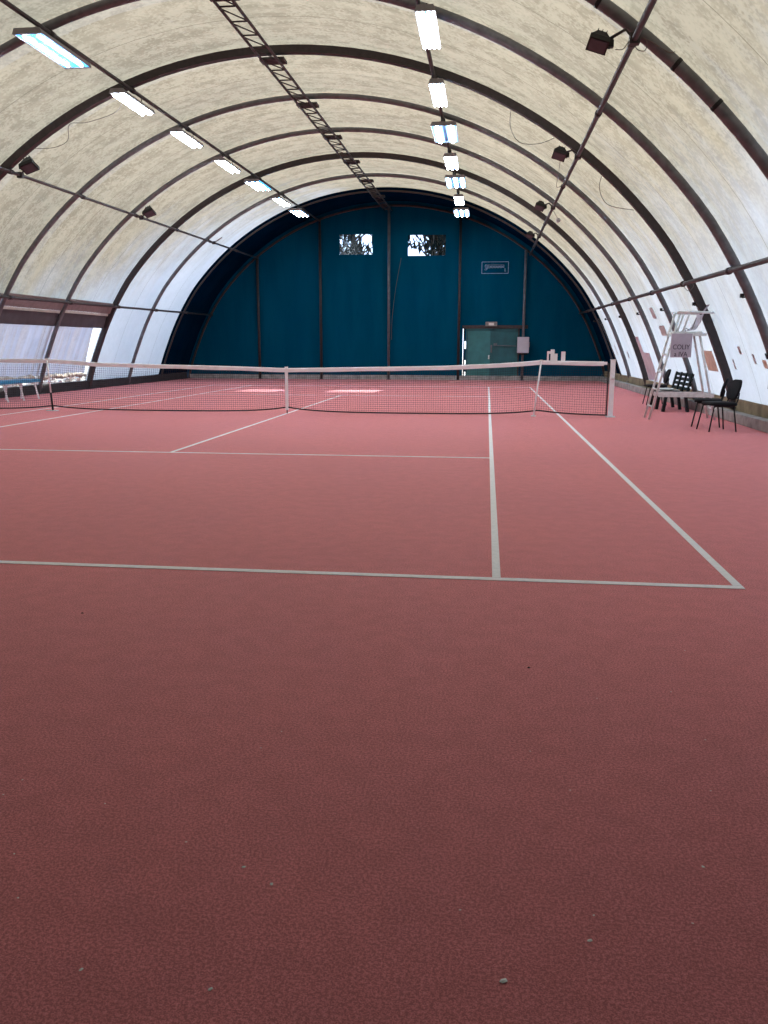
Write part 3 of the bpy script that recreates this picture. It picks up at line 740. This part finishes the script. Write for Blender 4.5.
def text(body, size, m, parent, loc, rot, name='lettering', ext=.002, sx=1.0):
    cu = bpy.data.curves.new(name, 'FONT'); cu.body = body; cu.size = size; cu.extrude = ext; cu.align_x = 'CENTER'; cu.align_y = 'CENTER'
    to = bpy.data.objects.new('tmp', cu); C.objects.link(to); bpy.context.view_layer.update()
    me = bpy.data.meshes.new_from_object(to.evaluated_get(bpy.context.evaluated_depsgraph_get()))
    bpy.data.objects.remove(to); me.materials.clear(); me.materials.append(m)
    o = bpy.data.objects.new(name, me); C.objects.link(o); o.parent = parent; o.location = loc; o.rotation_euler = rot; o.scale = (sx, 1, 1)
    return o
text('COLIY', .125, M['ink'], sgo, (0, -.008, -.03), (PI/2, 0, 0), sx=.85)
text('a IVA', .125, M['ink'], sgo, (0, -.008, -.16), (PI/2, 0, 0), sx=.85)

# ---------------------------------------------------------------- black visitor chairs
def make_chair(lab, loc, rz):
    t = thing('visitor_chair', lab, 'chair', loc, rz, 'black padded visitor chairs')
    # faces -x locally; seat 0.46 wide (y), 0.42 deep (x)
    pts = rect_round(.44, .46, .09)
    b = MB(); n = len(pts); vs = [(x*1.0, y, .415) for x, y in pts]+[(x*1.03, y*1.03, .435) for x, y in pts]+[(x*.98, y*.98, .462) for x, y in pts]+[(x*.8, y*.8, .470) for x, y in pts]
    fs = [tuple(range(n)), tuple(range(3*n, 4*n))]
    for L in range(3):
        for i in range(n): fs.append((L*n+i, L*n+(i+1) % n, L*n+n+(i+1) % n, L*n+n+i))
    b.add(vs, fs, True); b.build('seat', M['blackfab'], t)
    # curved oval backrest
    b = MB(); pts = rect_round(.40, .32, .13, 7); n = len(pts); vs = []
    for off, k in ((-.022, .88), (-.012, 1.0), (.014, 1.0), (.024, .88)):
        for y, z in pts:
            y2, z2 = y*k, z*k; vs.append((.245+off+.10*(z2)/.36+(-.55*y2*y2), y2, .665+z2))
    fs = [tuple(range(n)), tuple(range(3*n, 4*n))]
    for L in range(3):
        for i in range(n): fs.append((L*n+i, L*n+(i+1) % n, L*n+n+(i+1) % n, L*n+n+i))
    b.add(vs, fs, True); b.build('backrest', M['blackfab'], t)
    for s in (-1, 1):
        MB().tube([(-.24, s*.235, 0), (-.17, s*.205, .41)], .012, 8).build('leg', M['black'], t)
        MB().tube([(.21, s*.225, 0), (.15, s*.205, .41)], .012, 8).build('leg', M['black'], t)
        MB().tube([(.13, s*.17, .41), (.20, s*.17, .43), (.235, s*.16, .52), (.25, s*.15, .62)], .011, 8).build('back_support', M['black'], t)
        MB().tube([(-.17, s*.205, .405), (.15, s*.205, .405)], .011, 8).build('seat_rail', M['black'], t)
    return t
make_chair('black padded chair on the right, nearest of the pair beside the umpire chair', (7.77, -2.46, 0), R(10))
make_chair('black padded chair half hidden behind the nearest one, in front of an arch foot', (7.80, -1.66, 0), R(-14))
make_chair('black padded chair standing beyond the black bench, left of the umpire ladder', (7.98, 3.80, 0), R(0))

# ---------------------------------------------------------------- black slatted bench
gb = thing('slatted_bench', 'black plastic bench with an open slatted back against the right side', 'bench', (7.96, 2.25, 0))
for k in range(4): MB().box((-.20+.125*k, 0, .385), (.10, 1.60, .03)).build('seat_slat', M['blackpl'], gb)
lean = .22
for k in range(4):
    z = .47+.095*k; MB().box((.22+lean*(z-.4), 0, z), (.028, 1.60, .066), Matrix.Rotation(R(12), 3, 'Y')).build('back_slat', M['blackpl'], gb)
for y in (-.72, -.24, .24, .72):
    MB().beam((.20, y, .37), (.20+lean*.42, y, .80), .10, .03, (1, 0, 0)).build('back_post', M['blackpl'], gb)
for y in (-.70, 0, .70):
    MB().beam((-.20, y, .37), (-.25, y, 0), .085, .06, (1, 0, 0)).build('leg', M['blackpl'], gb)
    MB().beam((.18, y, .37), (.25, y, 0), .085, .06, (1, 0, 0)).build('leg', M['blackpl'], gb)
    MB().beam((-.24, y, .355), (.22, y, .355), .06, .04).build('cross_rail', M['blackpl'], gb)
t = thing('white_board', 'loose white board lying flat on the black slatted bench', 'board', (7.95, 2.55, .401))
MB().box((0, 0, .012), (.40, .62, .022), Matrix.Rotation(R(6), 3, 'Z')).build('board', M['patch_w'], t)
t = thing('white_board', 'second white board on the far end of the black bench seat, under the first', 'board', (7.95, 2.55, .424))
MB().box((-.02, -.12, .012), (.30, .50, .020), Matrix.Rotation(R(-9), 3, 'Z')).build('board', M['whitew'], t)

# ---------------------------------------------------------------- blue bench on the left
bb = thing('court_bench', 'low blue topped bench with white legs at the left edge of the court', 'bench', (-7.65, 2.6, 0))
for k in range(3): MB().box((-.15+.15*k, 0, .485), (.13, 2.45, .045)).build('seat_plank', M['bluebench'], bb, bevel=.008)
MB().box((.235, 0, .465), (.02, 2.47, .07)).build('front_edge', M['bluebench'], bb)
for y in (-1.05, -.35, .35, 1.05):
    for s in (-1, 1): MB().beam((s*.17, y, .46), (s*.24, y+.06, 0), .035, .035).build('leg', M['white'], bb)
    MB().beam((-.19, y, .42), (.19, y, .42), .03, .04).build('cross_bar', M['white'], bb)

# ---------------------------------------------------------------- door, cabinet, lights and sign on the blue wall
dr = bpy.data.objects.new('door_1', None); C.objects.link(dr); dr.location = (4.15, YE+.12, 0); dr['kind'] = 'structure'; dr['label'] = 'green double door in the blue end wall'
f = MB(); f.box((-.98-.10, -.02, 1.05), (.05, .08, 2.1)); f.box((1.10, -.02, 1.05), (.05, .08, 2.1)); f.box((.15, -.04, 2.11), (2.60, .07, .13))
f.build('door_frame', M['brown'], dr)
Ld = MB(); Ld.box((-.480, 0, 1.045), (1.035, .045, 2.05)); a = Ld.build('door_leaf', M['doorL'], dr); a['label'] = 'lighter green left leaf'
Rd = MB(); Rd.box((.555, .01, 1.03), (1.06, .045, 2.05)); a2 = Rd.build('door_leaf', M['doorR'], dr); a2['label'] = 'darker green right leaf'
for (x, w, pa_) in ((-.475, 1.02, a), (.57, 1.03, a2)):
    g = MB()
    for z in (.08, 1.98): g.box((x, -.03, z), (w, .02, .06))
    for s in (-1, 1): g.box((x+s*(w/2-.03), -.03, 1.03), (.06, .02, 1.96))
    g.build('leaf_rim', M['doorR'], pa_)
for (z0, z1) in ((.33, .62), (.80, 1.25), (1.55, 2.06)):
    MB().box((-1.02, 0, (z0+z1)/2), (.085, .03, z1-z0)).build('seal_strip', M['blue'], dr)
for (z0, z1) in ((.0, .12), (.42, .50), (.66, 2.06)):
    MB().box((1.105, .01, (z0+z1)/2), (.06, .03, z1-z0)).build('seal_strip', M['blue'], dr)
hb = MB(); hb.beam((.20, -.06, 1.38), (1.0, -.06, 1.36), .03, .03); hb.box((.18, -.06, 1.42), (.14, .05, .10)); hb.box((.02, -.06, 1.25), (.06, .05, .30)); hb.build('push_bar', M['grey'], dr)
MB().box((-.07, -.04, .92), (.05, .03, .16)).build('lock_plate', M['whitew'], dr)
cb = thing('wall_cabinet', 'pale grey cabinet mounted on the blue wall right of the door', 'cabinet', (5.42, YE-.20, 1.08))
MB().box((0, 0, .32), (.46, .20, .62)).build('body', M['cab'], cb, bevel=.012)
MB().box((.0, -.105, .32), (.42, .012, .58)).build('front_panel', M['cab'], cb)
MB().box((.245, 0, .34), (.03, .10, .20)).build('side_latch', M['lamp_grey'], cb)
MB().box((0, .0, -.03), (.36, .16, .06)).build('lower_tray', M['black'], cb)
ex = thing('exit_light', 'small rectangular emergency light above the green door', 'emergency light', (4.15, YE-.01, 2.13))
MB().box((0, 0, .09), (.46, .09, .17)).build('casing', M['sign'], ex, bevel=.008)
MB().box((0, -.048, .09), (.20, .008, .09)).build('lens', M['patch_w'], ex)
MB().box((-.17, -.048, .09), (.08, .008, .12)).build('side_grille', M['lamp_grey'], ex); MB().box((.17, -.048, .09), (.08, .008, .12)).build('side_grille', M['lamp_grey'], ex)
ws_ = thing('wall_sign', 'faded outlined rectangle with script lettering painted on the blue wall', 'sign', (4.24, YE+.115, 4.40))
o_ = MB()
for (p, q_) in (((-.52, -.22), (.52, -.22)), ((-.52, .22), (.52, .22)), ((-.52, -.22), (-.52, .22)), ((.52, -.22), (.52, .22))): o_.beam((p[0], 0, p[1]), (q_[0], 0, q_[1]), .022, .006, (0, 1, 0))
o_.build('outline', M['chalk'], ws_)
sq = []
for i in range(70):
    u = i/69; x = -.40+.76*u; hgt = (.10 if i < 14 else .055)
    sq.append((x+.022*math.sin(i*1.9), -.004, .03+hgt*math.sin(i*1.25)*(1-.2*u)))
sw = MB().tube(sq, .012, 5); sw.tube([(-.42, -.004, -.06), (-.36, -.004, -.10), (-.28, -.004, -.02)], .012, 5); sw.tube([(.39, -.004, -.03), (.39, -.004, -.15), (.43, -.004, -.13)], .016, 5)
sw.tube([(-.40, -.004, .10), (-.1, -.004, .13), (.36, -.004, .10)], .006, 5)
sw.build('script_lettering', M['chalk'], ws_)

# ---------------------------------------------------------------- trees behind the end wall windows
def tree(lab, x, y, hgt, rad, zc, nl, seed):
    t = thing('tree', lab, 'tree', (x, y, -.1), 0, 'trees outside the end wall')
    rn = random.Random(seed)
    MB().tube([(0, 0, 0), (.1, 0, zc*.5), (-.05, .1, zc), (.05, 0, hgt)], [.22, .17, .12, .03], 8).build('trunk', M['bark'], t)
    br = MB()
    for i in range(26):
        a = rn.uniform(0, 2*PI); z = rn.uniform(zc-rad*.7, hgt-.8); L = rn.uniform(.5, 1)*rad*.9
        br.tube([(0, 0, z-.5), (math.cos(a)*L*.5, math.sin(a)*L*.5, z), (math.cos(a)*L, math.sin(a)*L, z+rn.uniform(.1, .9))], [.06, .04, .015], 5)
    br.build('branches', M['bark'], t)
    lf = MB()
    for i in range(nl):
        a = rn.uniform(0, 2*PI); c = rn.uniform(-1, 1); r_ = rad*rn.random()**.45; s = rn.uniform(.12, .34)
        p = Vector((math.cos(a)*math.sqrt(1-c*c)*r_, math.sin(a)*math.sqrt(1-c*c)*r_, zc+c*r_*1.15))
        if seed == 8 and p.z < 6.5-.5*(p.x+1.2): continue
        if noise.noise(p*.9+Vector((seed, 0, 0))) < -.12: continue
        ro = Matrix.Rotation(rn.uniform(0, 6), 3, 'Z') @ Matrix.Rotation(rn.uniform(-1.2, 1.2), 3, 'X')
        v = [p+ro @ Vector(k) for k in ((-s*.3, 0, 0), (0, .05, -s), (s*.3, 0, 0), (0, -.05, s))]
        lf.add(v, [(0, 1, 2, 3)])
    lo = lf.build('foliage', M['leaf'], t); lo['kind'] = 'stuff'
tree('dark leafy tree seen through the left end wall window', -2.85, 27.0, 8.3, 1.8, 6.4, 1150, 3)
tree('dark leafy tree seen through the right end wall window', 1.15, 27.5, 8.6, 1.75, 7.1, 1300, 8)

# ---------------------------------------------------------------- litter specks on the carpet
pale = [(2.77,-14.74),(2.88,-14.91),(3.21,-14.63),(3.40,-14.72),(3.49,-14.78),(3.15,-15.12),(3.45,-15.14),(4.60,-14.57),(4.27,-14.89),(4.07,-15.04),(3.97,-14.82),(4.29,-14.80),(4.52,-14.80),(4.46,-13.51),(4.92,-12.93),(4.76,-13.41),(4.79,-13.82),(4.72,-14.17),(4.18,-13.98),(4.29,-14.22),(2.57,-14.46),(2.58,-14.37),(3.27,-14.07),(3.31,-13.94),(2.90,-14.47)]
big = {(4.07,-15.04): 2.2, (4.27,-14.89): 1.6, (3.45,-15.14): 1.4, (3.49,-14.78): 1.4, (3.40,-14.72): 1.4, (4.60,-14.57): 1.3, (3.15,-15.12): 1.3}
rn = random.Random(2); proto = None
lb0 = MB(); lb0.add([(-.004, -.002, .002), (.001, -.003, .001), (.005, .0, .003), (.002, .003, .002), (-.003, .003, .004), (0, 0, .006)], [(0, 1, 5), (1, 2, 5), (2, 3, 5), (3, 4, 5), (4, 0, 5), (0, 4, 3, 2, 1)])
for (x, y) in pale:
    if proto is None: proto = lb0.build('litter_scrap', mat('pale_scrap', (0.92, 0.92, 0.90), 0.7, var=0.05)); o = proto
    else: o = proto.copy(); C.objects.link(o)
    k = big.get((x, y), .75); o.location = (x, y, 0.0005); o.scale = (k, k, k*.22); o.rotation_euler = (0, 0, rn.uniform(0, 6))
    tag(o, 'tiny pale scrap of litter lying on the red carpet in the foreground', 'litter', 'pale litter scraps on the carpet')
big_lab = {(4.07,-15.04): 'largest pale litter scrap, lowest right of centre on the carpet', (4.27,-14.89): 'shiny pale litter scrap up and right of the largest one'}
for o in [q for q in C.objects if q.name.startswith('litter_scrap')]:
    for (x, y), l in big_lab.items():
        if abs(o.location.x-x) < 1e-3 and abs(o.location.y-y) < 1e-3: o['label'] = l
dk = MB().add([(-.006, -.004, .002), (.006, -.004, .002), (.008, .003, .003), (-.004, .005, .002), (0, 0, .007)], [(0, 1, 4), (1, 2, 4), (2, 3, 4), (3, 0, 4), (0, 3, 2, 1)])
for (x, y), l in (((4.21, -13.23), 'tiny dark crumb on the carpet right of centre'), ((1.98, -12.77), 'tiny dark crumb on the carpet at the left')):
    o = dk.build('dark_crumb', M['black'], loc=(x, y, .0005)); tag(o, l, 'crumb')
